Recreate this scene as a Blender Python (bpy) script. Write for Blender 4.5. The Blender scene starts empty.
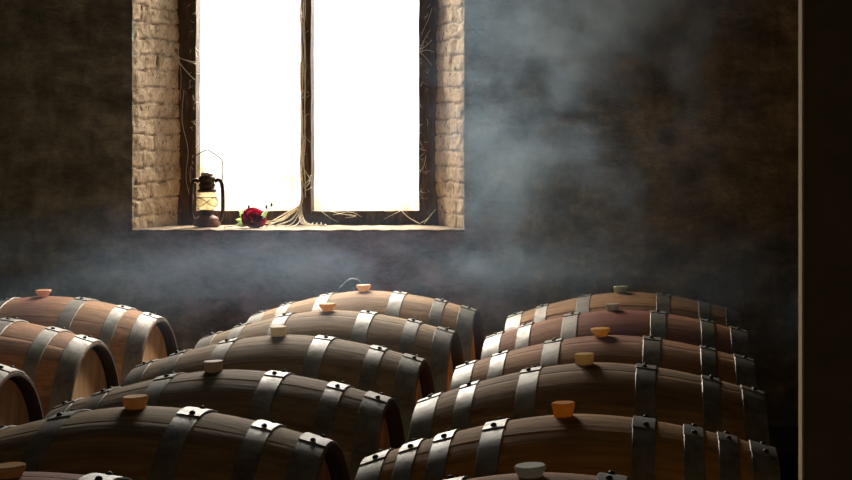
import bpy, bmesh, math, random
from mathutils import Vector, Matrix, noise
PI = math.pi
S = bpy.context.scene
C = S.collection
rnd = random.Random(11)

# ------------------------------------------------------------------ helpers
def link(name, bm, mat, parent=None, smooth=True):
    me = bpy.data.meshes.new(name)
    bm.normal_update()
    bm.to_mesh(me); bm.free()
    if smooth:
        for p in me.polygons: p.use_smooth = True
    o = bpy.data.objects.new(name, me); C.objects.link(o)
    if mat: me.materials.append(mat)
    if parent: o.parent = parent
    return o

def tag(o, label=None, cat=None, group=None, kind=None):
    if label: o['label'] = label
    if cat: o['category'] = cat
    if group: o['group'] = group
    if kind: o['kind'] = kind
    return o

def thing(name, label, cat, loc, rot=(0, 0, 0), group=None):
    o = bpy.data.objects.new(name, None); C.objects.link(o)
    o.empty_display_size = .1
    o.location = loc; o.rotation_euler = rot
    return tag(o, label, cat, group)

def box(bm, x0, x1, y0, y1, z0, z1):
    v = [bm.verts.new((x, y, z)) for z in (z0, z1) for y in (y0, y1) for x in (x0, x1)]
    for f in ((0, 2, 3, 1), (4, 5, 7, 6), (0, 1, 5, 4), (2, 6, 7, 3), (0, 4, 6, 2), (1, 3, 7, 5)):
        bm.faces.new([v[i] for i in f])

def prism(bm, poly, z0, z1):
    a = [bm.verts.new((x, y, z0)) for x, y in poly]
    b = [bm.verts.new((x, y, z1)) for x, y in poly]
    n = len(poly)
    for i in range(n):
        bm.faces.new((a[i], a[(i+1) % n], b[(i+1) % n], b[i]))
    bm.faces.new(b); bm.faces.new(a[::-1])
    bmesh.ops.recalc_face_normals(bm, faces=bm.faces)

def lathe(bm, prof, n=32, axis='Z', off=(0, 0, 0), cap=True):
    """prof: (r, h) pairs turned about an axis."""
    rings = []
    ox, oy, oz = off
    for r, h in prof:
        ring = []
        for k in range(n):
            a = 2*PI*k/n
            if axis == 'Z': p = (ox+r*math.cos(a), oy+r*math.sin(a), oz+h)
            else: p = (ox+h, oy+r*math.cos(a), oz+r*math.sin(a))
            ring.append(bm.verts.new(p))
        rings.append(ring)
    for A, B in zip(rings, rings[1:]):
        for k in range(n):
            bm.faces.new((A[k], A[(k+1) % n], B[(k+1) % n], B[k]))
    if cap:
        bm.faces.new(rings[0][::-1]); bm.faces.new(rings[-1])
    return rings

def tube(bm, pts, r, n=8, r_end=None):
    pts = [Vector(p) for p in pts]
    m = len(pts); rings = []
    up = Vector((0.13, 0.21, 0.97))
    for i, p in enumerate(pts):
        t = (pts[min(i+1, m-1)] - pts[max(i-1, 0)]).normalized()
        a = t.cross(up)
        if a.length < 1e-3: a = t.cross(Vector((1, 0, 0)))
        a.normalize(); b = t.cross(a)
        rr = r if r_end is None else r + (r_end-r)*i/(m-1)
        rings.append([bm.verts.new(p + rr*(math.cos(2*PI*k/n)*a + math.sin(2*PI*k/n)*b)) for k in range(n)])
    for A, B in zip(rings, rings[1:]):
        for k in range(n):
            bm.faces.new((A[k], A[(k+1) % n], B[(k+1) % n], B[k]))
    bm.faces.new(rings[0][::-1]); bm.faces.new(rings[-1])

def spline(ctrl, per=8):
    P = [Vector(p) for p in ctrl]
    P = [2*P[0]-P[1]] + P + [2*P[-1]-P[-2]]
    out = []
    for i in range(1, len(P)-2):
        for k in range(per):
            t = k/per
            a, b, c, d = P[i-1], P[i], P[i+1], P[i+2]
            out.append(.5*((2*b)+(c-a)*t+(2*a-5*b+4*c-d)*t*t+(3*b-a-3*c+d)*t**3))
    out.append(P[-2])
    return out

# ------------------------------------------------------------------ node helpers
class NT:
    def __init__(s, name, world=None):
        if world: s.id = world
        else: s.id = bpy.data.materials.new(name)
        s.id.use_nodes = True
        s.t = s.id.node_tree; s.t.nodes.clear()
    def n(s, typ, props=None, **inp):
        nd = s.t.nodes.new(typ)
        for k, v in (props or {}).items(): setattr(nd, k, v)
        for k, v in inp.items():
            key = k.replace('_', ' ')
            sock = nd.inputs[int(k[1:])] if k[0] == 'i' and k[1:].isdigit() else nd.inputs[key]
            if hasattr(v, 'is_output'): s.t.links.new(v, sock)
            else: sock.default_value = v
        return nd
    def math(s, op, a, b=None, clamp=False):
        nd = s.t.nodes.new('ShaderNodeMath'); nd.operation = op; nd.use_clamp = clamp
        for i, v in enumerate((a, b)):
            if v is None: continue
            if hasattr(v, 'is_output'): s.t.links.new(v, nd.inputs[i])
            else: nd.inputs[i].default_value = v
        return nd.outputs[0]
    def ramp(s, fac, stops, interp='LINEAR'):
        nd = s.t.nodes.new('ShaderNodeValToRGB'); nd.color_ramp.interpolation = interp
        e = nd.color_ramp.elements
        while len(e) < len(stops): e.new(.5)
        for el, (p, c) in zip(e, stops):
            el.position = p; el.color = (*c, 1) if len(c) == 3 else c
        s.t.links.new(fac, nd.inputs[0]); return nd.outputs[0]
    def mapr(s, v, a, b, c, d, smooth=True):
        nd = s.t.nodes.new('ShaderNodeMapRange')
        nd.interpolation_type = 'SMOOTHSTEP' if smooth else 'LINEAR'
        s.t.links.new(v, nd.inputs[0])
        for i, x in enumerate((a, b, c, d)): nd.inputs[i+1].default_value = x
        return nd.outputs[0]
    def mix(s, f, a, b, blend='MIX'):
        nd = s.t.nodes.new('ShaderNodeMix'); nd.data_type = 'RGBA'; nd.blend_type = blend
        nd.clamp_factor = True
        for sock, v in ((nd.inputs[0], f), (nd.inputs[6], a), (nd.inputs[7], b)):
            if hasattr(v, 'is_output'): s.t.links.new(v, sock)
            elif isinstance(v, (int, float)): sock.default_value = v
            else: sock.default_value = (*v, 1) if len(v) == 3 else v
        return nd.outputs[2]
    def obj(s, scale=(1, 1, 1), loc=(0, 0, 0)):
        tc = s.t.nodes.new('ShaderNodeTexCoord')
        mp = s.t.nodes.new('ShaderNodeMapping')
        mp.inputs['Scale'].default_value = scale; mp.inputs['Location'].default_value = loc
        s.t.links.new(tc.outputs['Object'], mp.inputs[0]); return mp.outputs[0]
    def noise(s, vec, scale, detail=4, rough=.55, dist=0):
        nd = s.n('ShaderNodeTexNoise', Scale=scale, Detail=detail, Roughness=rough, Distortion=dist)
        s.t.links.new(vec, nd.inputs['Vector']); return nd.outputs[0]
    def bump(s, h, strength, dist=.01, normal=None):
        nd = s.n('ShaderNodeBump', Strength=strength, Distance=dist)
        s.t.links.new(h, nd.inputs['Height'])
        if normal: s.t.links.new(normal, nd.inputs['Normal'])
        return nd.outputs[0]
    def principled(s, color, rough=.7, metal=0, normal=None, **kw):
        nd = s.t.nodes.new('ShaderNodeBsdfPrincipled')
        for k, v in (('Base Color', color), ('Roughness', rough), ('Metallic', metal), ('Normal', normal), *[(a.replace('_', ' '), b) for a, b in kw.items()]):
            if v is None: continue
            if hasattr(v, 'is_output'): s.t.links.new(v, nd.inputs[k])
            elif k == 'Base Color': nd.inputs[k].default_value = (*v, 1)
            else: nd.inputs[k].default_value = v
        return nd.outputs[0]
    def out(s, surf=None, vol=None):
        o = s.t.nodes.new('ShaderNodeOutputMaterial')
        if surf: s.t.links.new(surf, o.inputs['Surface'])
        if vol: s.t.links.new(vol, o.inputs['Volume'])
        return s.id

# ------------------------------------------------------------------ materials
def m_wall():
    m = NT('wall_plaster')
    v = m.obj()
    tc = m.n('ShaderNodeSeparateXYZ', Vector=v)
    big = m.noise(v, 1.1, 5, .6, .6)
    x = m.math('ADD', tc.outputs[0], m.math('MULTIPLY', m.math('SUBTRACT', big, .5), 1.6))
    # old limewash, brown plaster, soot
    hue = m.ramp(m.mapr(x, -3.4, 1.2, 0, 1, False), [(0, (.34, .335, .245)), (.28, (.34, .34, .29)), (.42, (.30, .315, .33)), (.56, (.32, .32, .25)), (.78, (.37, .275, .155)), (1, (.37, .26, .13))])
    blotch = m.noise(m.obj((1, 1, 1.8)), 4.6, 9, .70, .25)
    c = m.mix(1, hue, m.ramp(blotch, [(.30, (.36, .36, .36)), (.5, (.9, .9, .9)), (.68, (1.6, 1.6, 1.6))]), 'MULTIPLY')
    streak = m.noise(m.obj((1, 1, .5)), 13, 7, .68, .3)
    c = m.mix(1, c, m.ramp(streak, [(.3, (.6, .6, .6)), (.55, (1, 1, 1)), (.72, (1.35, 1.33, 1.3))]), 'MULTIPLY')
    # blue-violet mineral stain on the plaster below the sill
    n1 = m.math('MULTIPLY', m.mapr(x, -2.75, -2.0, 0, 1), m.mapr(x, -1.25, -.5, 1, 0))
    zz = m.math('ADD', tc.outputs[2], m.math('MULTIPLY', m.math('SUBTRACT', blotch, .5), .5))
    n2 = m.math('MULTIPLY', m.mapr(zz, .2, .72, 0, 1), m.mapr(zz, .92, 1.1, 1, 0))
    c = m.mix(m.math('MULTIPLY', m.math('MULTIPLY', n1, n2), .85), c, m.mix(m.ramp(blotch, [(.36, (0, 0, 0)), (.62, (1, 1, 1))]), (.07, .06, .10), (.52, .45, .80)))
    h = m.math('ADD', m.noise(m.obj((1, 1, 1.6)), 7, 9, .7, .2), m.math('MULTIPLY', m.noise(m.obj((1, 1, 1.8)), 30, 6, .7), .35))
    return m.out(m.principled(c, .95, 0, m.bump(h, .8, .05), Specular_IOR_Level=.1))

def m_dark(name, col, bumps=.5):
    m = NT(name); v = m.obj()
    n = m.noise(v, 5, 7, .65, .4)
    c = m.mix(n, tuple(x*.45 for x in col), tuple(x*1.5 for x in col))
    return m.out(m.principled(c, .9, 0, m.bump(m.noise(v, 22, 6, .65), bumps, .02)))

def m_brick():
    m = NT('limewashed_brick'); v = m.obj()
    a = m.n('ShaderNodeAttribute', {'attribute_name': 'joint'}).outputs['Fac']
    n = m.noise(v, 16, 8, .7, .6)
    c = m.ramp(n, [(.28, (.22, .14, .085)), (.45, (.50, .365, .225)), (.62, (.65, .49, .32)), (.8, (.76, .62, .44))])
    cr = m.noise(m.obj((1, 1, .45)), 55, 5, .7, 1.5)
    c = m.mix(m.mapr(cr, .56, .62, 0, .85), c, (.13, .09, .06))
    pits = m.noise(v, 24, 3, .6, 1.0)
    c = m.mix(m.mapr(pits, .64, .69, 0, .9), c, (.045, .032, .025))
    j = m.math('MULTIPLY', a, m.mapr(n, .3, .66, 1.0, .5))
    c = m.mix(j, c, (.10, .07, .048))
    h = m.math('ADD', m.noise(v, 45, 7, .7), m.math('MULTIPLY', cr, -.5))
    return m.out(m.principled(c, .92, 0, m.bump(h, .7, .012)))

def m_sill():
    m = NT('dusty_sill'); v = m.obj()
    n = m.noise(v, 14, 8, .7, .5)
    c = m.ramp(n, [(.3, (.085, .055, .035)), (.5, (.22, .155, .10)), (.7, (.34, .26, .18))])
    g = m.noise(v, 60, 3, .6)
    c = m.mix(m.mapr(g, .63, .68, 0, .8), c, (.09, .06, .04))
    return m.out(m.principled(c, .95, 0, m.bump(m.noise(v, 50, 6, .7), .6, .01)))

def m_frame():
    m = NT('old_dark_window_wood'); v = m.obj((1, 1, .25))
    n = m.noise(v, 40, 7, .7, .8)
    c = m.ramp(n, [(.3, (.035, .020, .012)), (.55, (.10, .062, .038)), (.72, (.22, .16, .11))])
    return m.out(m.principled(c, .85, 0, m.bump(n, .6, .01)))

def m_glass():
    m = NT('dusty_window_glass'); v = m.obj()
    st = m.math('MULTIPLY', m.noise(v, 6, 6, .65, .8), m.mapr(m.n('ShaderNodeSeparateXYZ', Vector=v).outputs[2], .95, 1.6, 1, .45))
    c = m.ramp(st, [(.36, (1, 1, 1)), (.52, (.97, .94, .85)), (.7, (.80, .72, .52))])
    t = m.n('ShaderNodeBsdfTransparent', Color=c)
    g = m.n('ShaderNodeBsdfGlossy', Color=(1, 1, 1, 1), Roughness=.25)
    mx = m.n('ShaderNodeMixShader', Fac=.03); m.t.links.new(t.outputs[0], mx.inputs[1]); m.t.links.new(g.outputs[0], mx.inputs[2])
    return m.out(mx.outputs[0])

def m_wood(name, base, wine=0.0, seed=0.0):
    """oak staves: grain along the barrel, one tint per stave, and the wine stain that dribbles from the bung."""
    m = NT(name)
    a = m.n('ShaderNodeAttribute', {'attribute_name': 'stave'}).outputs['Fac']
    v = m.obj((1, 1, 1), (seed, 0, 0))
    big = m.noise(v, 3.2, 5, .6, .4)
    grain = m.noise(m.obj((.35, 6, 6), (seed, 0, 0)), 9, 7, .66, .3)
    c = m.mix(m.ramp(grain, [(.3, (0, 0, 0)), (.7, (1, 1, 1))]), tuple(x*.55 for x in base), tuple(x*1.3 for x in base))
    c = m.mix(1, c, m.ramp(a, [(0, (.74, .74, .74)), (1, (1.2, 1.18, 1.14))]), 'MULTIPLY')
    c = m.mix(m.mapr(big, .45, .75, 0, .4), c, tuple(.55*x+.03 for x in base))
    # dust
    c = m.mix(m.mapr(m.noise(v, 18, 6, .7), .52, .75, 0, .22), c, (.36, .265, .16))
    # stain around the bung (its own object space: bung at x = 0, top)
    s = m.n('ShaderNodeSeparateXYZ', Vector=m.obj())
    d = m.math('ADD', m.math('MULTIPLY', m.math('ABSOLUTE', s.outputs[0]), 1.0), m.math('MULTIPLY', m.math('ABSOLUTE', s.outputs[1]), .55))
    d = m.math('ADD', d, m.math('MULTIPLY', m.math('SUBTRACT', big, .5), .35))
    c = m.mix(m.mapr(d, .02 + .10*wine, .10 + .20*wine, .08 + .77*min(wine, 1), 0), c, (.20, .055, .040))
    # scratches
    sc = m.noise(m.obj((.6, 9, 9), (seed, 3, 1)), 26, 3, .5, 2.0)
    c = m.mix(m.mapr(sc, .68, .72, 0, .5), c, (.48, .40, .30))
    return m.out(m.principled(c, .8, 0, m.bump(grain, .35, .006), Specular_IOR_Level=.12))

def m_head():
    m = NT('oak_head'); v = m.obj((1, 1, .3))
    g = m.noise(v, 22, 7, .65, .4)
    c = m.ramp(g, [(.3, (.48, .27, .13)), (.6, (.74, .45, .24)), (.75, (.80, .54, .32))])
    return m.out(m.principled(c, .85, 0, m.bump(g, .3, .005), Specular_IOR_Level=.1))

def m_hoop():
    m = NT('galvanised_hoop'); v = m.obj()
    n = m.noise(v, 11, 8, .7, .6)
    c = m.ramp(n, [(.30, (.085, .07, .052)), (.45, (.195, .178, .145)), (.7, (.33, .31, .275))])
    ru = m.noise(v, 5, 6, .7, .8)
    c = m.mix(m.mapr(ru, .58, .72, 0, .6), c, (.22, .12, .07))
    r = m.mapr(n, .3, .7, .62, .42, False)
    return m.out(m.principled(c, r, .2, m.bump(m.noise(v, 40, 5, .6), .15, .004), Specular_IOR_Level=.3))

def m_bung(name, col, trans=.45, rough=.45):
    m = NT(name)
    n = m.noise(m.obj(), 40, 4, .6)
    c = m.mix(n, tuple(x*.8 for x in col), tuple(min(1, x*1.1) for x in col))
    d = m.n('ShaderNodeBsdfDiffuse'); t = m.n('ShaderNodeBsdfTranslucent'); g = m.n('ShaderNodeBsdfGlossy', Roughness=rough)
    m.t.links.new(c, d.inputs[0]); m.t.links.new(c, t.inputs[0])
    a = m.n('ShaderNodeMixShader', Fac=trans); m.t.links.new(d.outputs[0], a.inputs[1]); m.t.links.new(t.outputs[0], a.inputs[2])
    b = m.n('ShaderNodeMixShader', Fac=.06); m.t.links.new(a.outputs[0], b.inputs[1]); m.t.links.new(g.outputs[0], b.inputs[2])
    return m.out(b.outputs[0])

def m_flat(name, col, rough=.6, metal=0, var=.35, scale=30):
    m = NT(name)
    n = m.noise(m.obj(), scale, 5, .6)
    c = m.mix(n, tuple(x*(1-var) for x in col), tuple(min(1, x*(1+var)) for x in col))
    return m.out(m.principled(c, rough, metal))

def m_trans(name, col, trans=.4):
    m = NT(name)
    n = m.noise(m.obj(), 60, 3, .6)
    c = m.mix(n, tuple(x*.7 for x in col), tuple(min(1, x*1.25) for x in col))
    d = m.n('ShaderNodeBsdfDiffuse'); t = m.n('ShaderNodeBsdfTranslucent')
    m.t.links.new(c, d.inputs[0]); m.t.links.new(c, t.inputs[0])
    a = m.n('ShaderNodeMixShader', Fac=trans); m.t.links.new(d.outputs[0], a.inputs[1]); m.t.links.new(t.outputs[0], a.inputs[2])
    return m.out(a.outputs[0])

def m_lampglass():
    m = NT('smoky_lamp_glass')
    n = m.noise(m.obj(), 25, 4, .6)
    c = m.ramp(n, [(.3, (.86, .77, .60)), (.7, (1, .97, .88))])
    t = m.n('ShaderNodeBsdfTransparent'); m.t.links.new(c, t.inputs[0])
    tl = m.n('ShaderNodeBsdfTranslucent'); m.t.links.new(c, tl.inputs[0])
    g = m.n('ShaderNodeBsdfGlossy', Roughness=.15)
    a = m.n('ShaderNodeMixShader', Fac=.25); m.t.links.new(t.outputs[0], a.inputs[1]); m.t.links.new(tl.outputs[0], a.inputs[2])
    b = m.n('ShaderNodeMixShader', Fac=.08); m.t.links.new(a.outputs[0], b.inputs[1]); m.t.links.new(g.outputs[0], b.inputs[2])
    return m.out(b.outputs[0])

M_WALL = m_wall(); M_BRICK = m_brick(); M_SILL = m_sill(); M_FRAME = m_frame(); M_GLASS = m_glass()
M_FLOOR = m_dark('stone_floor', (.035, .03, .025)); M_CEIL = m_dark('ceiling_boards', (.05, .04, .03))
M_PART = m_dark('partition_plaster', (.19, .135, .06), .25)
M_HOOP = m_hoop(); M_HEAD = m_head(); M_CHIME = m_flat('dirt_shade_chime_oak', (.085, .055, .035), .9); M_RIVET = m_flat('dark_rivet', (.025, .022, .02), .6, .3)  # dirt and recess shade of the chime put into one dark colour
GREY = (.24, .175, .115); BROWN = (.40, .22, .10); TAN = (.42, .235, .125); RED = (.30, .12, .07)

# ------------------------------------------------------------------ camera
# (a crop of a wider frame: the lens axis lies right of and above the frame's centre)
F = 1676.0; VX, VY = 680.0, 128.0; CZ = 1.353
cam = bpy.data.cameras.new('camera'); co = bpy.data.objects.new('camera', cam); C.objects.link(co)
cam.sensor_width = 36; cam.lens = F/852*36
cam.shift_x = (426-VX)/852; cam.shift_y = -(240-VY)/852
co.location = (0, 0, CZ); co.rotation_euler = (PI/2, 0, 0)
S.camera = co

# ------------------------------------------------------------------ room
XL, XR, YB, YW, ZC = -3.8, 2.4, -1.6, 7.6, 3.3
WX0, WX1, WZ0, WZ1 = -2.480, -.982, .895, 2.55       # opening at the wall face
BX0, BX1, YG = -2.357, -1.174, 7.93                   # opening at the window frame
def struct(name, bm, mat, parent=None, smooth=False):
    o = link(name, bm, mat, parent, smooth)
    if not parent: o['kind'] = 'structure'
    return o
bm = bmesh.new(); box(bm, XL-.2, XR+.2, YB-.2, YW+.5, -.2, 0); struct('floor', bm, M_FLOOR)
bm = bmesh.new(); box(bm, XL-.2, XR+.2, YB-.2, YW+.5, ZC, ZC+.2); struct('ceiling', bm, M_CEIL)
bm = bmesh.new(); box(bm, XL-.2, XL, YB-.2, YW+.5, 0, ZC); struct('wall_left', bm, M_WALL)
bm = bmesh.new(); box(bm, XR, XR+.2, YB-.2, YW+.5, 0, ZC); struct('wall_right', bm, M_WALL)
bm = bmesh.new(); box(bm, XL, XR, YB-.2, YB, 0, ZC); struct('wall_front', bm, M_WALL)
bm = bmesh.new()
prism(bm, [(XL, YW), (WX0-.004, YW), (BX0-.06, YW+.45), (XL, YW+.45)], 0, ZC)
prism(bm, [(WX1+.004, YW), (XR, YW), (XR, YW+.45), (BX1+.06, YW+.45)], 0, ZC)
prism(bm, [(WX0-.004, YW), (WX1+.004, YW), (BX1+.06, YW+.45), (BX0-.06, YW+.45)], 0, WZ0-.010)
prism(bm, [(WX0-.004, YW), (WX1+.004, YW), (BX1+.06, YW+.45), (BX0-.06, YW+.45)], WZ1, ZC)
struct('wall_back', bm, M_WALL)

# brick jambs: real courses, one surface each
def jamb(name, p0, p1, side):
    bm = bmesh.new(); lay = bm.verts.layers.float.new('joint')
    L = (Vector(p1)-Vector(p0)).length
    d = (Vector(p1)-Vector(p0)).normalized(); nrm = Vector((d.y, -d.x)) * side
    nu, nv = 52, 236
    course = .0735; r = random.Random(5+side)
    offs = [r.uniform(-.004, .010) for _ in range(60)]
    cuts = [sorted([r.uniform(.06, .16), r.uniform(.2, .3)]) if r.random() < .25 else ([r.uniform(.1, .26)] if r.random() < .6 else [9.]) for _ in range(60)]
    grid = []
    for j in range(nv+1):
        z = WZ0-.03 + (WZ1-WZ0+.05)*j/nv
        row = []
        for i in range(nu+1):
            u = L*i/nu
            zz = z + .012*(noise.noise(Vector((u*9, z*7, side*3)))) + .004*noise.noise(Vector((u*40, z*40, 1)))
            k = int(zz/course); fz = zz - k*course
            dz = min(fz, course-fz)
            uu = u + .006*noise.noise(Vector((u*30, z*30, 5)))
            du = min(abs(uu-c) for c in cuts[k % 60])
            e = min(dz, du*1.5)
            g = max(0, 1 - e/.0062); g = g*g*(3-2*g)*max(.3, min(1, .85+1.3*noise.noise(Vector((u*17, z*17, 7)))))
            h = offs[k % 60]*.3 - .0105*g + .0042*noise.fractal(Vector((u*22, z*22, 9+side)), 1, 2, 4) + .010*noise.noise(Vector((u*7, z*5, 2)))
            edge = 1 - min(1, i/4)
            h += edge*.010*noise.noise(Vector((z*35, 3.3, side))) - edge*.006
            p = Vector(p0) + d*u + nrm*h
            v = bm.verts.new((p.x, p.y, z)); v[lay] = g
            row.append(v)
        grid.append(row)
    for j in range(nv):
        for i in range(nu):
            q = (grid[j][i], grid[j][i+1], grid[j+1][i+1], grid[j+1][i])
            bm.faces.new(q if side > 0 else q[::-1])
    return struct(name, bm, M_BRICK, smooth=True)
jamb('trim_1', (WX0, YW), (BX0, YG+.05), 1)
jamb('trim_2', (WX1, YW), (BX1, YG+.05), -1)

# sill slab with a broken front edge
bm = bmesh.new()
nx, ny = 120, 14
rows = []
for j in range(ny+1):
    t = j/ny; y = YW-.012 + (YG+.06-YW)*t
    row = []
    for i in range(nx+1):
        s = i/nx
        xa = WX0-.006 + (BX0-WX0)*t*.9; xb = WX1+.006 + (BX1-WX1)*t*.9
        x = xa + (xb-xa)*s
        e = 1 if j == 0 else 0
        z = WZ0 + .0035*noise.fractal(Vector((x*14, y*14, 1)), 1, 2, 4) - e*.003
        yy = y + e*.006*noise.noise(Vector((x*30, 0, 4)))
        row.append(bm.verts.new((x, yy, z)))
    rows.append(row)
low = [bm.verts.new((v.co.x, v.co.y, WZ0-.011)) for v in rows[0]]
for A, B in zip(rows, rows[1:]):
    for i in range(nx): bm.faces.new((A[i], A[i+1], B[i+1], B[i]))
for i in range(nx): bm.faces.new((low[i], low[i+1], rows[0][i+1], rows[0][i]))
struct('trim_3', bm, M_SILL)

# window: frame, mullion, panes
win = bpy.data.objects.new('window_1', None); C.objects.link(win); win['kind'] = 'structure'
def wbox(name, x0, x1, z0, z1, y0, y1, rough=.004):
    bm = bmesh.new(); n = 40
    vert = (z1-z0) > (x1-x0)
    a, b = (z0, z1) if vert else (x0, x1)
    rings = []
    for i in range(n+1):
        t = a + (b-a)*i/n
        o = [rough*noise.noise(Vector((t*9, k*3.1, x0*5))) for k in range(4)]
        if vert: pts = [(x0+o[0], y0+o[1], t), (x1+o[2], y0+o[1], t), (x1+o[2], y1, t), (x0+o[0], y1, t)]
        else: pts = [(t, y0+o[1], z0+o[0]), (t, y1, z0+o[0]), (t, y1, z1+o[2]), (t, y0+o[1], z1+o[2])]
        rings.append([bm.verts.new(p) for p in pts])
    for A, B in zip(rings, rings[1:]):
        for k in range(4): bm.faces.new((A[k], A[(k+1) % 4], B[(k+1) % 4], B[k]))
    bm.faces.new(rings[0][::-1]); bm.faces.new(rings[-1])
    bmesh.ops.recalc_face_normals(bm, faces=bm.faces)
    return link(name, bm, M_FRAME, win, False)
sc = F/YG
def wx(px): return (px-VX)/sc
ZG = CZ-(211-VY)/sc
wbox('frame_stile', wx(176), wx(196), WZ0, WZ1+.02, YG, YG+.07)
wbox('frame_stile', wx(419), wx(438), WZ0, WZ1+.02, YG, YG+.07)
wbox('bottom_rail', wx(190), wx(425), WZ0-.02, ZG, YG+.002, YG+.07)
wbox('top_rail', wx(190), wx(425), WZ1-.07, WZ1+.02, YG+.002, YG+.07)
wbox('mullion', wx(301.5), wx(311.5), ZG-.01, WZ1, YG-.012, YG+.06)
for a, b in ((195, 302), (311, 420)):
    bm = bmesh.new(); box(bm, wx(a), wx(b), YG+.035, YG+.039, ZG-.01, WZ1-.05)
    link('pane', bm, M_GLASS, win, False)

# partition wall near the camera, its thin end catches the window light
bm = bmesh.new()
py0, py1 = 3.30, 3.405
box(bm, (804.2-VX)/F*py0, XR, py0, py1, 0, ZC)
bmesh.ops.bevel(bm, geom=[e for e in bm.edges], offset=.006, segments=2, affect='EDGES')
struct('wall_near_right', bm, M_PART)
# added bead on the partition's end; its paler colour paints the window-lit edge
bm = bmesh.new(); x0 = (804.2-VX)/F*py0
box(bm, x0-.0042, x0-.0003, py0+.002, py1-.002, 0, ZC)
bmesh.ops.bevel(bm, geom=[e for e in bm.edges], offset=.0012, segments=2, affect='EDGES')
struct('trim_4', bm, m_dark('lit_edge_bead', (.60, .45, .20), .2))

# ------------------------------------------------------------------ barrels
HL, RB, RE = .475, .350, .257
def prof(x): return RB - (RB-RE)*(abs(x)/HL)**1.72
NST = 26
def shell_bm(roll, seed):
    r_ = random.Random(seed); bm = bmesh.new(); lay = bm.faces.layers.float.new('stave')
    # stave edges
    w = [r_.uniform(.75, 1.25) for _ in range(NST)]; t = sum(w); ang = [0]
    for k in w: ang.append(ang[-1]+2*PI*k/t)
    cols = []
    for k in range(NST):
        a0, a1 = ang[k], ang[k+1]
        g = .0035
        cols += [(a0, -.0012, k), (a0+g, -.0002, k), ((a0+a1)/2-(a1-a0)*.22, .0003, k), ((a0+a1)/2+(a1-a0)*.22, .0003, k), (a1-g, -.0002, k)]
    xs = [-HL, -HL+.004] + [-HL+.004+(2*HL-.008)*i/40 for i in range(1, 40)] + [HL-.004, HL]
    jit = [r_.uniform(-.0012, .0012) for _ in range(NST)]
    rings = []
    for i, x in enumerate(xs):
        inset = .003 if i in (0, len(xs)-1) else 0
        rings.append([bm.verts.new((x, (prof(x)+dr+jit[k]-inset)*math.sin(a+roll), RB+(prof(x)+dr+jit[k]-inset)*math.cos(a+roll))) for a, dr, k in cols])
    n = len(cols); tint = [r_.random() for _ in range(NST)]
    for A, B in zip(rings, rings[1:]):
        for k in range(n):
            f = bm.faces.new((A[k], A[(k+1) % n], B[(k+1) % n], B[k])); f[lay] = tint[cols[k][2]]
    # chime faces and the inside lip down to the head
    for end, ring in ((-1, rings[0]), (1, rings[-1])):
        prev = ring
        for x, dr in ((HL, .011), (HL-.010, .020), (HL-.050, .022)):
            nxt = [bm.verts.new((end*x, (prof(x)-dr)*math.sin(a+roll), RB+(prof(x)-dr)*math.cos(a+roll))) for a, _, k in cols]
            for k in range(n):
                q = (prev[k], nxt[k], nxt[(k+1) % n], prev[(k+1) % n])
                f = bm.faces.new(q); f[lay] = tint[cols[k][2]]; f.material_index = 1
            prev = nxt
    bmesh.ops.recalc_face_normals(bm, faces=bm.faces)
    return bm

def head_bm(end, seed):
    bm = bmesh.new(); x = end*(HL-.042); R = prof(HL)-.0185
    # boards side by side, each a thin slab with a chamfered joint, cut to the circle
    nb = 8; wdt = 2*R/nb
    for b in range(nb):
        z0, z1 = -R+b*wdt, -R+(b+1)*wdt
        pts = []
        N = 10
        for i in range(N+1):
            z = z0+(z1-z0)*i/N; pts.append((math.sqrt(max(0, R*R-z*z)), z))
        front, back = [], []
        for s in (1, -1):
            for (yy, z) in (pts if s == 1 else pts[::-1]):
                front.append((s*yy, z))
        vs = [bm.verts.new((x, p[0], RB+p[1])) for p in front]
        vb = [bm.verts.new((x-end*.02, p[0], RB+p[1])) for p in front]
        try:
            bm.faces.new(vs)
        except ValueError: pass
        for i in range(len(vs)):
            j = (i+1) % len(vs)
            bm.faces.new((vs[i], vs[j], vb[j], vb[i]))
        bm.faces.new(vb[::-1])
    bmesh.ops.remove_doubles(bm, verts=bm.verts, dist=1e-6)
    bmesh.ops.recalc_face_normals(bm, faces=bm.faces)
    return bm

def band(bm, x0, x1, a0, a1, off, thick, n, full=False):
    cols = []
    for i in range(n if full else n+1):
        a = a0+(a1-a0)*i/n; s, c = math.sin(a), math.cos(a)
        q = []
        for x, dr in ((x0, off), (x0+.002, off+thick), (x1-.002, off+thick), (x1, off)):
            r = prof(x)+dr; q.append(bm.verts.new((x, r*s, RB+r*c)))
        cols.append(q)
    m = len(cols)
    for i in range(m if full else m-1):
        A, B = cols[i], cols[(i+1) % m]
        for k in range(3): bm.faces.new((A[k], A[k+1], B[k+1], B[k]))
    if not full:
        bm.faces.new(cols[0]); bm.faces.new(cols[-1][::-1])

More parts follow.
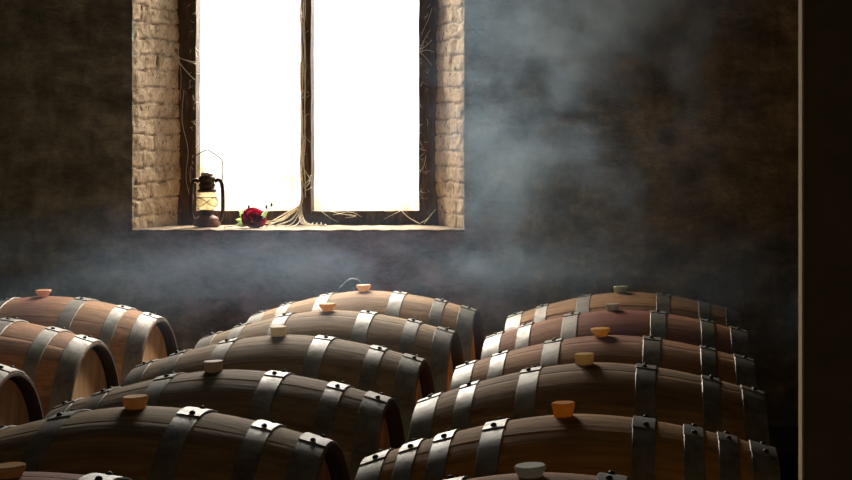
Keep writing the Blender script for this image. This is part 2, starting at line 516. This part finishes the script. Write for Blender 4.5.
def hoop(parent, xc, wid, roll, r_, front):
    bm = bmesh.new(); x0, x1 = xc-wid/2, xc+wid/2
    band(bm, x0, x1, 0, 2*PI, .0005, .0022, 96, True)
    fr = -math.radians(front*r_.uniform(.75, 1.3)) + roll; bk = math.radians(r_.uniform(16, 24)) + roll
    band(bm, x0-.001, x1+.001, fr, bk, .0026, .0030, 12)
    bmesh.ops.recalc_face_normals(bm, faces=bm.faces)
    h = link('hoop', bm, M_HOOP, parent)
    h.data.set_sharp_from_angle(angle=.6)
    for a in (fr + .055 + r_.uniform(-.012, .012), fr + .055 + (bk-fr)*.52):
        x = xc + r_.uniform(-.006, .006); r = prof(x)+.0048
        n = Vector((0, math.sin(a), math.cos(a))); p = Vector((x, 0, RB)) + n*r
        bm = bmesh.new()
        lathe(bm, [(.0072, 0), (.0068, .003), (.0045, .0058), (.001, .0066)], 12)
        bmesh.ops.transform(bm, matrix=Matrix.Translation(p) @ n.to_track_quat('Z', 'Y').to_matrix().to_4x4(), verts=bm.verts)
        link('rivet', bm, M_RIVET, h)

BUNG = {  # profile above the stave surface (radius, height)
    'flange': [(.017, -.03), (.019, 0), (.022, .009), (.029, .016), (.031, .019), (.031, .024), (.029, .026), (.012, .025)],
    'taper':  [(.018, -.03), (.021, 0), (.0235, .012), (.026, .024), (.027, .030), (.0255, .0325), (.012, .032)],
    'cork':   [(.022, -.03), (.0245, 0), (.026, .023), (.0265, .028), (.0255, .0295), (.012, .0295)],
    'wide':   [(.020, -.03), (.024, 0), (.025, .008), (.028, .016), (.0295, .020), (.029, .0255), (.027, .0275), (.012, .0265)],
    'low':    [(.020, -.03), (.023, 0), (.025, .005), (.0285, .011), (.030, .014), (.0295, .018), (.0275, .020), (.012, .0195)],
    'cap':    [(.020, -.03), (.022, 0), (.024, .010), (.025, .022), (.024, .024), (.012, .024)],
}
def barrel(label, X, d, top, wood, bung, bcol, btrans=.45, hoops=6, roll=0, seed=0, wine=.3, yaw=0, tilt=-.023, kx=1, boff=0, front=4):
    k = top/(2*RB); X -= boff*kx
    X -= top*math.sin(tilt)*.93
    root = thing('wine_barrel', label, 'barrel', (X, d, 0), (0, tilt, yaw), 'oak barrels in rows on the cellar floor')
    root.scale = (kx, k, k)
    r_ = random.Random(100+seed)
    st = link('staves', shell_bm(roll, seed), m_wood('oak_staves', wood, wine, seed*1.7), root)
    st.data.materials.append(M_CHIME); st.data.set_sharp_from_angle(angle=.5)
    for e in (-1, 1):
        link('head', head_bm(e, seed), M_HEAD, root, False)
    spec = [(.157, .056), (.328, .050), (.4415, .064)] if hoops == 6 else [(.172, .052), (.285, .046), (.364, .046), (.443, .060)]
    for xc, w in spec:
        for e in (-1, 1):
            hoop(root, e*(xc+r_.uniform(-.006, .006) if xc < .42 else xc), w, r_.uniform(-.012, .012), r_, front)
    bm = bmesh.new()
    lathe(bm, BUNG[bung], 28, 'Z', (boff, 0, 2*RB-.001-(RB-prof(boff))))
    b = link('bung', bm, m_bung('bung_'+bung, bcol, btrans), root)
    b.data.set_sharp_from_angle(angle=.7)
    if roll: 
        b.rotation_euler = (0, 0, 0)
    return root

ORANGE = (.95, .50, .10); CREAM = (.86, .74, .52); PEACH = (.92, .52, .30); BEIGE = (.62, .50, .38)
H = .653
def top(ysil, d): return CZ - (ysil-VY)*d/F
def BR(label, xb, d, ysil, **kw):
    t = min(.722, max(.690, top(ysil, d)))
    barrel(label, (xb-VX)*d/F, d, t, **kw)
# right-hand column, front to back
BR('oak barrel cut off by the bottom edge right of centre, flat white bung', 531, 3.065, 475.5, wood=(.50, .25, .10), bung='low', bcol=(.95, .93, .86), btrans=.3, seed=1, wine=.3, kx=0.97)
BR('brown barrel with eight shiny hoops and a glowing orange bung, lower right', 564, 3.80, 416, wood=(.48, .25, .065), bung='taper', bcol=ORANGE, btrans=.6, hoops=8, front=10, seed=2, wine=.1, kx=0.99, boff=-0.012)
BR('grey-brown barrel with a straight yellowish cork-like bung, behind the eight-hooped barrel', 585, 4.53, 364, wood=(.36, .22, .11), bung='cork', bcol=(.88, .68, .34), btrans=.5, seed=3, wine=.25, kx=0.99, boff=-0.016)
BR('barrel with a flared orange-yellow bung, third whole one back in the right column', 601, 5.265, 336, wood=(.38, .20, .10), bung='flange', bcol=(.95, .60, .16), btrans=.55, seed=4, wine=.55, kx=0.99, boff=-0.012)
BR('reddish wine-stained barrel with a clear pale bung, second from the wall in right column', 613, 6.0, 310, wood=(.34, .155, .085), bung='cap', bcol=(.55, .50, .44), btrans=.5, seed=5, wine=1.0, kx=0.99, boff=-0.012)
BR('dim barrel with a pale green bung, standing nearest the wall in the right column', 621, 6.735, 292.5, wood=(.40, .23, .115), bung='wide', bcol=(.45, .50, .26), btrans=.4, seed=6, wine=.2, kx=0.99, boff=-0.012)
# middle column
BR('reddish barrel cut off by the bottom left corner, dull tan bung', 10, 3.065, 475.5, wood=(.42, .15, .07), bung='low', bcol=(.80, .50, .20), btrans=.4, seed=7, wine=.8, kx=0.97)
BR('dark barrel at lower left with a wide tan-orange bung, left end out of frame', 136, 3.80, 408, wood=(.32, .22, .11), bung='wide', bcol=(.88, .55, .26), btrans=.4, front=5.5, seed=8, wine=.05, kx=0.955, boff=0.016)
BR('dark grey-brown barrel with a beige cylindrical bung, behind the dark lower left barrel', 214, 4.53, 371, wood=(.30, .215, .13), bung='cork', bcol=BEIGE, btrans=.25, front=6, seed=9, wine=.05, kx=0.955, boff=-0.022)
BR('grey-brown barrel with a cream white cylindrical bung, middle of the central column', 279, 5.265, 335.5, wood=(.33, .235, .145), bung='cork', bcol=CREAM, btrans=.45, front=5, seed=10, wine=.1, kx=0.955)
BR('barrel with a yellow-orange bung under a cream rim, second from the wall in central column', 328, 6.0, 310.5, wood=(.38, .26, .15), bung='flange', bcol=(.95, .62, .20), btrans=.5, seed=11, wine=.1, kx=0.955)
BR('barrel with a peach bung, nearest the wall below the window, dark hose behind', 364, 6.74, 291, wood=(.44, .28, .155), bung='flange', bcol=(.95, .66, .38), btrans=.45, seed=12, wine=.15, kx=0.955)
# left column
def BL(label, d, seed, **kw):
    barrel(label, -2.468, d, .700, seed=seed, tilt=-.012, kx=.945, **kw)
BL('orange-brown barrel with a peach bung, topmost of the three at the left edge', 6.50, 13, wood=TAN, bung='flange', bcol=PEACH, btrans=.4, wine=.55)
BL('brown barrel cut by the left edge, middle one of the three showing their ends', 5.785, 14, wood=(.39, .205, .105), bung='flange', bcol=PEACH, btrans=.4, wine=.8)
BL('barrel showing only its right end and rim at the left edge, lowest of three', 5.07, 15, wood=(.38, .205, .11), bung='cork', bcol=CREAM, btrans=.3, wine=.4)

# ------------------------------------------------------------------ hose behind the back barrel
bm = bmesh.new()
hx = lambda px, d: (px-VX)*d/F
hz = lambda py, d: CZ-(py-VY)*d/F
dh = 7.24
tube(bm, spline([(hx(318, dh), dh, .019), (hx(334, dh), dh, .06), (hx(339, dh), dh, .35), (hx(341.5, dh), dh, hz(297, dh)), (hx(345.5, dh), dh, hz(288, dh)), (hx(351, dh), dh, hz(282.5, dh)), (hx(355.5, dh), dh+.02, hz(284, dh)), (hx(358, dh), dh+.03, hz(292, dh)),
                 (hx(359, dh), dh+.05, .45), (hx(361, dh), dh+.07, .12), (hx(370, dh), dh+.06, .019), (hx(400, dh), dh+.05, .019)], 8), .0185, 12)
tag(link('hose', bm, m_flat('dark_rubber', (.018, .024, .034), .8)), 'dark hose arching up behind the peach-bunged barrel below the window', 'hose')

# ------------------------------------------------------------------ lantern on the sill
M_RUST = m_flat('rusty_black_tin', (.055, .032, .022), .6, .5, .7, 40)
M_RUST2 = m_flat('rusty_red_tin', (.16, .065, .035), .65, .3, .7, 30)
M_TIN = m_flat('pale_tin', (.40, .36, .32), .45, .6)
yl = 7.76; lx = (207-VX)*yl/F; zs = WZ0+.004
lan = thing('oil_lantern', 'rusty black hurricane oil lantern with wire bail standing on the window sill', 'lantern', (lx, yl, zs), (0, 0, .25))
bm = bmesh.new(); lathe(bm, [(.058, 0), (.061, .004), (.061, .012), (.058, .020), (.054, .034), (.042, .044), (.026, .050), (.024, .056)], 36); link('fuel_tank', bm, M_RUST2, lan)
bm = bmesh.new(); lathe(bm, [(.022, .052), (.025, .058), (.034, .064), (.036, .070), (.030, .074), (.028, .078)], 32); link('burner', bm, M_RUST, lan)
bm = bmesh.new()
lathe(bm, [(.030, .075), (.040, .088), (.0455, .105), (.046, .120), (.043, .138), (.037, .156), (.036, .160), (.034, .160), (.035, .155), (.041, .137), (.044, .120), (.0435, .105), (.038, .089), (.028, .075)], 36, cap=False)
link('glass_globe', bm, m_lampglass(), lan)
bm = bmesh.new(); lathe(bm, [(.003, .07), (.004, .085), (.0035, .092)], 10); link('wick', bm, M_TIN, lan)
bm = bmesh.new()
for s in (-1, 1):
    pts = [Vector((.049*math.cos(t)*1.0, -.049*math.sin(t)-.001, .112 + s*.020*math.sin(2*t)*1.0 + .0*t)) for t in [k*2*PI/28 for k in range(29)]]
    tube(bm, pts, .0013, 6)
tube(bm, [Vector((.0475*math.cos(t), .0475*math.sin(t), .134)) for t in [k*2*PI/28 for k in range(29)]], .0014, 6)
link('globe_guard', bm, M_RUST, lan)
bm = bmesh.new(); lathe(bm, [(.040, .158), (.043, .162), (.043, .167), (.034, .172), (.033, .182), (.037, .186), (.037, .192), (.033, .197), (.032, .214), (.036, .217), (.036, .226), (.028, .232), (.020, .234)], 32); link('chimney_hood', bm, M_RUST, lan)
bm = bmesh.new(); lathe(bm, [(.020, .232), (.027, .236), (.029, .240), (.024, .247), (.012, .253), (.003, .255)], 24)
for k in range(8):
    a = k*PI/4; box(bm, .024*math.cos(a)-.003, .024*math.cos(a)+.003, .024*math.sin(a)-.003, .024*math.sin(a)+.003, .228, .242)
link('crown_cap', bm, M_TIN, lan)
for s in (-1, 1):
    bm = bmesh.new()
    tube(bm, spline([(s*.034, 0, .206), (s*.050, 0, .214), (s*.062, 0, .205), (s*.069, 0, .175), (s*.071, 0, .11), (s*.069, 0, .060), (s*.058, 0, .022)], 7), .0085, 12)
    link('air_tube', bm, M_RUST, lan)
bm = bmesh.new()
tube(bm, [(.070, .010, .150), (.070, .014, .120), (.074, .02, .10), (.066, .02, .09)], .002, 6); link('lever', bm, M_RUST, lan)
bm = bmesh.new()
tube(bm, [Vector(p) for p in ((-.064, 0, .190), (-.069, 0, .215), (-.071, 0, .262), (-.069, .0, .300), (-.062, 0, .318), (-.035, 0, .336), (-.008, 0, .350), (0, 0, .353), (.008, 0, .350), (.035, 0, .333), (.062, 0, .312), (.070, 0, .296), (.071, 0, .25), (.068, 0, .215), (.064, 0, .190))], .0021, 6)
link('wire_bail', bm, M_RUST, lan)

# ------------------------------------------------------------------ rose on the sill
M_PETAL = m_trans('red_petal', (.58, .016, .075), .4); M_PETAL2 = m_trans('deep_red_petal', (.24, .004, .03), .35); M_LEAF = m_trans('pale_green_leaf', (.46, .55, .27), .5); M_STEM = m_flat('dry_green_stem', (.45, .42, .27), .7)
M_BUD = m_flat('dark_bud', (.05, .06, .04), .7)
yr = 7.68; rx = (253-VX)*yr/F
rose = thing('rose', 'red rose with pale green leaves lying on the window sill beside the lantern', 'flower', (rx, yr, WZ0+.002))
axis = Vector((.35, -.72, .60)).normalized()
rot = axis.to_track_quat('Z', 'Y').to_matrix().to_4x4()
cen = Vector((0, .012, .042))
r_ = random.Random(4)
layers = [(3, .010, .034, 8), (4, .018, .036, 16), (5, .028, .036, 28), (6, .037, .034, 45), (7, .043, .030, 66)]
for li, (n, rad, hgt, open_) in enumerate(layers):
    for k in range(n):
        a0 = 2*PI*(k + .37*li)/n + r_.uniform(-.15, .15)
        bm = bmesh.new(); wd = 2*PI/n*.72
        nu, nv = 10, 8; g = []
        for j in range(nv+1):
            t = j/nv; row = []
            for i in range(nu+1):
                u = -1 + 2*i/nu
                wid = wd*math.sin(PI*(.16+.80*t)*.62)**.8
                a = a0 + u*wid
                flare = math.sin(math.radians(open_))*t**1.3
                rr = rad*(.25+.75*math.sin(min(1, t*1.15)*PI/2)) + flare*.012 + .004*max(0, t-.75)/.25*(1 if li > 1 else -.4)
                z = -.018 + (hgt+.012)*t - flare*.016 - .010*u*u*t - .006*max(0, t-.8)/.2*(li > 1)
                rr += .0016*noise.noise(Vector((a*3, t*4, li)))
                row.append(bm.verts.new((rr*math.cos(a), rr*math.sin(a), z)))
            g.append(row)
        for A, B in zip(g, g[1:]):
            for i in range(nu): bm.faces.new((A[i], A[i+1], B[i+1], B[i]))
        bmesh.ops.solidify(bm, geom=bm.faces[:], thickness=.0006)
        bmesh.ops.transform(bm, matrix=Matrix.Translation(cen) @ rot, verts=bm.verts)
        link('petal', bm, M_PETAL if (k+li) % 2 else M_PETAL2, rose)
def leaf(base, tip, w, curl=.006, name='leaf'):
    base, tip = Vector(base), Vector(tip); d = tip-base; side = d.cross(Vector((0, -.8, .6))).normalized()
    up = side.cross(d).normalized(); bm = bmesh.new(); g = []
    for j in range(11):
        t = j/10; ww = w*math.sin(PI*t**.8)**.9 + .0004
        g.append([bm.verts.new(base + d*t + side*ww*u + up*(curl*(abs(u)-.5) + .25*curl*math.sin(PI*t))) for u in (-1, -.5, 0, .5, 1)])
    for A, B in zip(g, g[1:]):
        for i in range(4): bm.faces.new((A[i], A[i+1], B[i+1], B[i]))
    bmesh.ops.solidify(bm, geom=bm.faces[:], thickness=.0007)
    link(name, bm, M_LEAF, rose)
leaf((-.030, .02, .028), (-.064, -.005, .078), .017)
leaf((-.035, .015, .020), (-.080, .000, .036), .016)
leaf((-.030, .00, .014), (-.074, -.03, .008), .014)
leaf((-.025, -.01, .012), (-.050, -.04, .004), .012)
leaf((.034, .02, .040), (.068, .01, .075), .015)
leaf((-.036, .02, .044), (-.045, .015, .085), .011)
bm = bmesh.new(); tube(bm, spline([(-.005, .022, .030), (-.04, .02, .016), (-.07, .010, .010), (-.10, -.01, .006), (-.125, -.03, .004)], 6), .0028, 8); link('stem', bm, M_STEM, rose)
bm = bmesh.new(); tube(bm, spline([(.030, .02, .044), (.060, .015, .078), (.078, .012, .098)], 6), .0016, 8); link('side_shoot', bm, M_STEM, rose)
for p in ((.082, .012, .102), (.058, .014, .092), (-.022, .01, .092)):
    bm = bmesh.new(); lathe(bm, [(.001, -.008), (.0045, -.003), (.0055, .002), (.003, .008), (.0005, .012)], 10, off=p); link('bud', bm, M_BUD, rose)

# ------------------------------------------------------------------ cobwebs and dry strands round the frame
M_WEB = m_trans('dusty_cobweb', (.80, .74, .64), .5); M_STRAW = m_trans('dry_straw', (.84, .74, .60), .35)
def P(px, py, d): return ((px-VX)*d/F, d, CZ-(py-VY)*d/F)
def strands(name, label, cat, mat, lst, r=.0016):
    bm = bmesh.new()
    for pts, rr in lst: tube(bm, spline([P(*p) for p in pts], 6), rr or r, 6)
    return tag(link(name, bm, mat), label, cat, kind='stuff')
yf = YG-.012
q = random.Random(8)
def fuzz(px, py0, py1, n, spread, d):
    out = []
    for _ in range(n):
        y = q.uniform(py0, py1); x = px+q.uniform(-spread, spread); a = q.uniform(0, 2*PI); l = q.uniform(2, 7)
        out.append(([(x, y, d), (x+l*.5*math.cos(a)+q.uniform(-1, 1), y+l*.5*math.sin(a), d-.006), (x+l*math.cos(a), y+l*math.sin(a), d)], .0008))
    return out
strands('cobweb', 'dusty cobweb threads across the left side of the window frame', 'cobweb', M_WEB, [
    ([(172, 52, 7.86), (180, 58, 7.88), (188, 61, 7.9), (196, 64, yf)], None), ([(173, 54, 7.86), (179, 62, 7.88), (186, 71, 7.9), (195, 80, yf)], None),
    ([(176, 57, 7.87), (186, 60, 7.9), (196, 62, yf)], .001), ([(184, 90, 7.88), (182, 120, 7.88), (188, 150, 7.9), (186, 178, 7.9), (192, 205, 7.92)], .0009),
    ([(193, 155, yf), (190, 175, yf), (194, 200, yf)], .0012), ([(178, 50, 7.88), (181, 75, 7.89), (180, 100, 7.88)], .0008), ([(150, 226, 7.75), (163, 214, 7.85), (170, 208, 7.88)], .0012), ([(160, 213, 7.84), (170, 224, 7.86), (178, 227, 7.8)], .0012)]
    + fuzz(193, 0, 210, 26, 3, yf))
strands('cobweb', 'dusty cobweb threads across the right side of the window frame', 'cobweb', M_WEB, [
    ([(420, 172, yf), (424, 165, yf), (426, 156, yf-.01)], None), ([(432, 8, 7.88), (428, 20, 7.9), (421, 35, yf)], .001), ([(432, 40, 7.88), (426, 46, 7.9), (420, 49, yf)], .0012),
    ([(434, 52, 7.87), (427, 50, 7.9), (420, 52, yf)], .0012), ([(430, 30, 7.88), (424, 40, 7.9), (420, 50, yf)], .001), ([(432, 66, 7.88), (426, 58, 7.9), (420, 52, yf)], .001)]
    + fuzz(424, 0, 205, 44, 4, yf))
strands('cobweb', 'loose cobweb threads over the bottom right corner of the window frame', 'cobweb', M_WEB, [
    ([(384, 219, yf), (392, 215, yf), (401, 210, yf), (392, 211, yf), (384, 211, yf)], .0012), ([(401, 210, yf), (408, 217, yf-.01), (420, 224, 7.86)], None), ([(436, 209, 7.86), (430, 216, 7.86), (424, 224, 7.85)], None),
    ([(436, 209, 7.86), (427, 219, 7.86), (419, 224, 7.86)], .0012), ([(330, 211, yf), (342, 214, yf-.01), (356, 216, yf-.01), (345, 218, yf)], .0014), ([(322, 212, yf), (332, 219, yf-.01), (338, 222, yf-.02)], .0012), ([(333, 215, yf), (350, 212, yf), (362, 217, yf)], .001)])
ym = YG-.03
lst = []
for k in range(5):
    pts = []
    for j in range(12):
        y = -6 + j*18.5
        pts.append((301.5+q.uniform(-1.3, 1.6)+(k > 2)*3, y, ym+q.uniform(-.008, .004)))
    lst.append((pts, q.uniform(.0016, .003)))
lst += [([(302, 150, ym), (304, 168, ym), (310, 180, ym-.01), (305, 188, ym)], .0022), ([(303, 186, ym), (309, 180, ym-.01), (311, 175, ym)], .002), ([(303, 182, ym), (306, 190, ym-.01), (312, 187, ym)], .002)]
lst += fuzz(304, 0, 205, 34, 3, ym)
strands('dry_vine', 'dry stringy vine clinging to the centre post of the window', 'vine', M_WEB, lst)
lst = []
for x1, y1, xm, ymid, rr in ((266, 226.5, 288, 216, .0030), (271, 221.5, 287, 212.5, .0026), (275, 226, 292, 219, .0032), (281, 227.5, 294, 222, .0024), (262, 224, 284, 219.5, .0022), (289, 228, 299, 222, .0026)):
    lst.append(([(302+q.uniform(-.6, .6), 188+q.uniform(-8, 6), ym-.005), (301+q.uniform(-.6, .6), 203+q.uniform(-2, 2), ym-.02), (xm, ymid, 7.80), (x1, y1, 7.70)], rr))
for k in range(4):
    lst.append(([(300+k*.5, 205, ym-.01), (299+k*1.2, 216, 7.86), (302+k*2, 223.5, 7.80), (310+k*5, 225+q.uniform(-.6, .6), 7.78), (313+k*4, 222.5+q.uniform(0, 2), 7.80)], q.uniform(.0018, .0030)))
lst += [([(262, 222, 7.74), (280, 219, 7.78), (296, 208, 7.86)], .002)]
strands('dry_straw', 'dry straw-like strands spilling over the sill at the foot of the centre post', 'straw', M_STRAW, lst)

# ------------------------------------------------------------------ smoke
PLUME, HAZE = 1.35, .17
def smoke_mat(name, kind):
    m = NT(name)
    v = m.obj(); s = m.n('ShaderNodeSeparateXYZ', Vector=v)
    X, Y, Z = s.outputs
    n2 = m.noise(m.obj((1, .25, 1.4)), 2.3, 7, .64, 1.2)
    lo = m.math('MULTIPLY', m.mapr(n2, .40, .66, .08, 1.15), m.math('MULTIPLY', m.mapr(X, -2.7, -1.6, .05, 1), m.mapr(X, -.95, -.2, 1, .12) if kind == 'plume' else m.mapr(X, -.7, .3, 1.3, .6)))
    lo = m.math('MULTIPLY', lo, m.math('MULTIPLY', m.mapr(Z, .78, 1.12, HAZE, 0), m.mapr(Y, 3.9, 4.8, 0, 1)))
    if kind == 'plume':
        n = m.noise(m.obj((1, .16, 1.15)), 2.7, 9, .66, .45)
        d = m.mapr(n, .36, .72, .08, 1)
        n3 = m.noise(m.obj((1.1, .16, 1.0), (3, 1, 7)), 3.4, 7, .62, .9)
        rg = m.math('POWER', m.math('SUBTRACT', 1, m.math('ABSOLUTE', m.math('MULTIPLY', m.math('SUBTRACT', n3, .5), 5.0)), True), 2.2)
        d = m.math('ADD', m.math('MULTIPLY', d, .85), m.math('MULTIPLY', rg, m.mapr(n, .36, .6, .04, .5)))
        xw = m.math('ADD', X, m.math('MULTIPLY', m.math('SUBTRACT', Z, 1.2), -.32))
        d = m.math('MULTIPLY', d, m.math('MULTIPLY', m.math('MULTIPLY', m.mapr(X, -1.10, -.80, 0, 1), m.mapr(xw, -1.25, -.55, .18, 1)), m.mapr(xw, -.60, .40, 1, 0)))
        d = m.math('MULTIPLY', d, m.mapr(Z, .75, 1.9, .25, 1))
        d = m.math('MULTIPLY', d, m.math('MULTIPLY', m.mapr(Y, 6.0, 6.4, 0, 1), m.mapr(Z, 2.7, 3.05, 1, 0)))
        d = m.math('ADD', m.math('MULTIPLY', d, PLUME), m.math('MULTIPLY', lo, m.mapr(Y, 6.7, 7.5, .9, .1)))
    else:
        d = lo
    vs = m.n('ShaderNodeVolumeScatter', Color=(.48, .71, .95, 1), Density=d, Anisotropy=0.0)
    return m.out(None, vs.outputs[0])
bm = bmesh.new(); box(bm, -3.1, .75, 5.9, 7.58, .745, 3.1)
tag(link('smoke', bm, smoke_mat('smoke_plume', 'plume'), None, False), 'pale bluish smoke drifting up the wall right of the window', 'smoke', kind='stuff')
bm = bmesh.new(); box(bm, -3.0, .6, 3.85, 5.89, .765, 1.14)
tag(link('haze', bm, smoke_mat('low_haze', 'haze'), None, False), 'thin bluish haze hanging low over the barrels', 'haze', kind='stuff')

# ------------------------------------------------------------------ light
W = bpy.data.worlds.new('overcast_sky'); S.world = W
w = NT('w', W)
g = w.n('ShaderNodeSeparateXYZ', Vector=w.n('ShaderNodeTexCoord').outputs['Generated'])
c = w.ramp(w.mapr(g.outputs[2], -.3, .9, 0, 1, False), [(0, (.96, .95, .93)), (.25, (1.0, .99, .97)), (1, (1.0, 1.0, 1.0))])
bg = w.n('ShaderNodeBackground', Color=c, Strength=1.7)
o = w.t.nodes.new('ShaderNodeOutputWorld'); w.t.links.new(bg.outputs[0], o.inputs[0])

def area(name, loc, aim, sx, sy, power, col, spread=PI, portal=False):
    l = bpy.data.lights.new(name, 'AREA'); l.shape = 'RECTANGLE'; l.size = sx; l.size_y = sy
    l.energy = power; l.color = col; l.spread = spread
    if portal: l.cycles.is_portal = True
    o = bpy.data.objects.new(name, l); C.objects.link(o); o.location = loc
    o.rotation_euler = (Vector(aim)-Vector(loc)).to_track_quat('-Z', 'Y').to_euler()
    return o
area('window_portal', ((BX0+BX1)/2, YG+.12, (WZ0+WZ1)/2), ((BX0+BX1)/2, 0, (WZ0+WZ1)/2), 1.25, 1.75, 1, (1, 1, 1), portal=True)
# bright sky above the yard outside, added unseen fill lamps under the roof and behind the camera
area('sky_light', (-2.0, 9.6, 3.0), (-1.2, 4.5, .8), 3.0, 1.3, 1030, (1, .93, .82))
area('ceiling_fill', (-1.75, 7.1, 3.22), (-1.4, 5.2, .7), 1.4, .4, 3, (1, .95, .87), spread=math.radians(120))
area('rear_fill', (.3, -1.3, 1.9), (-.4, 6, 1.2), 1.2, 1.6, 5, (1, .86, .66))

S.view_settings.view_transform = 'Standard'; S.view_settings.look = 'None'
S.view_settings.gamma = 1; S.view_settings.exposure = 0; S.view_settings.use_curve_mapping = False
S.cycles.volume_step_rate = .35
S.cycles.volume_max_steps = 256
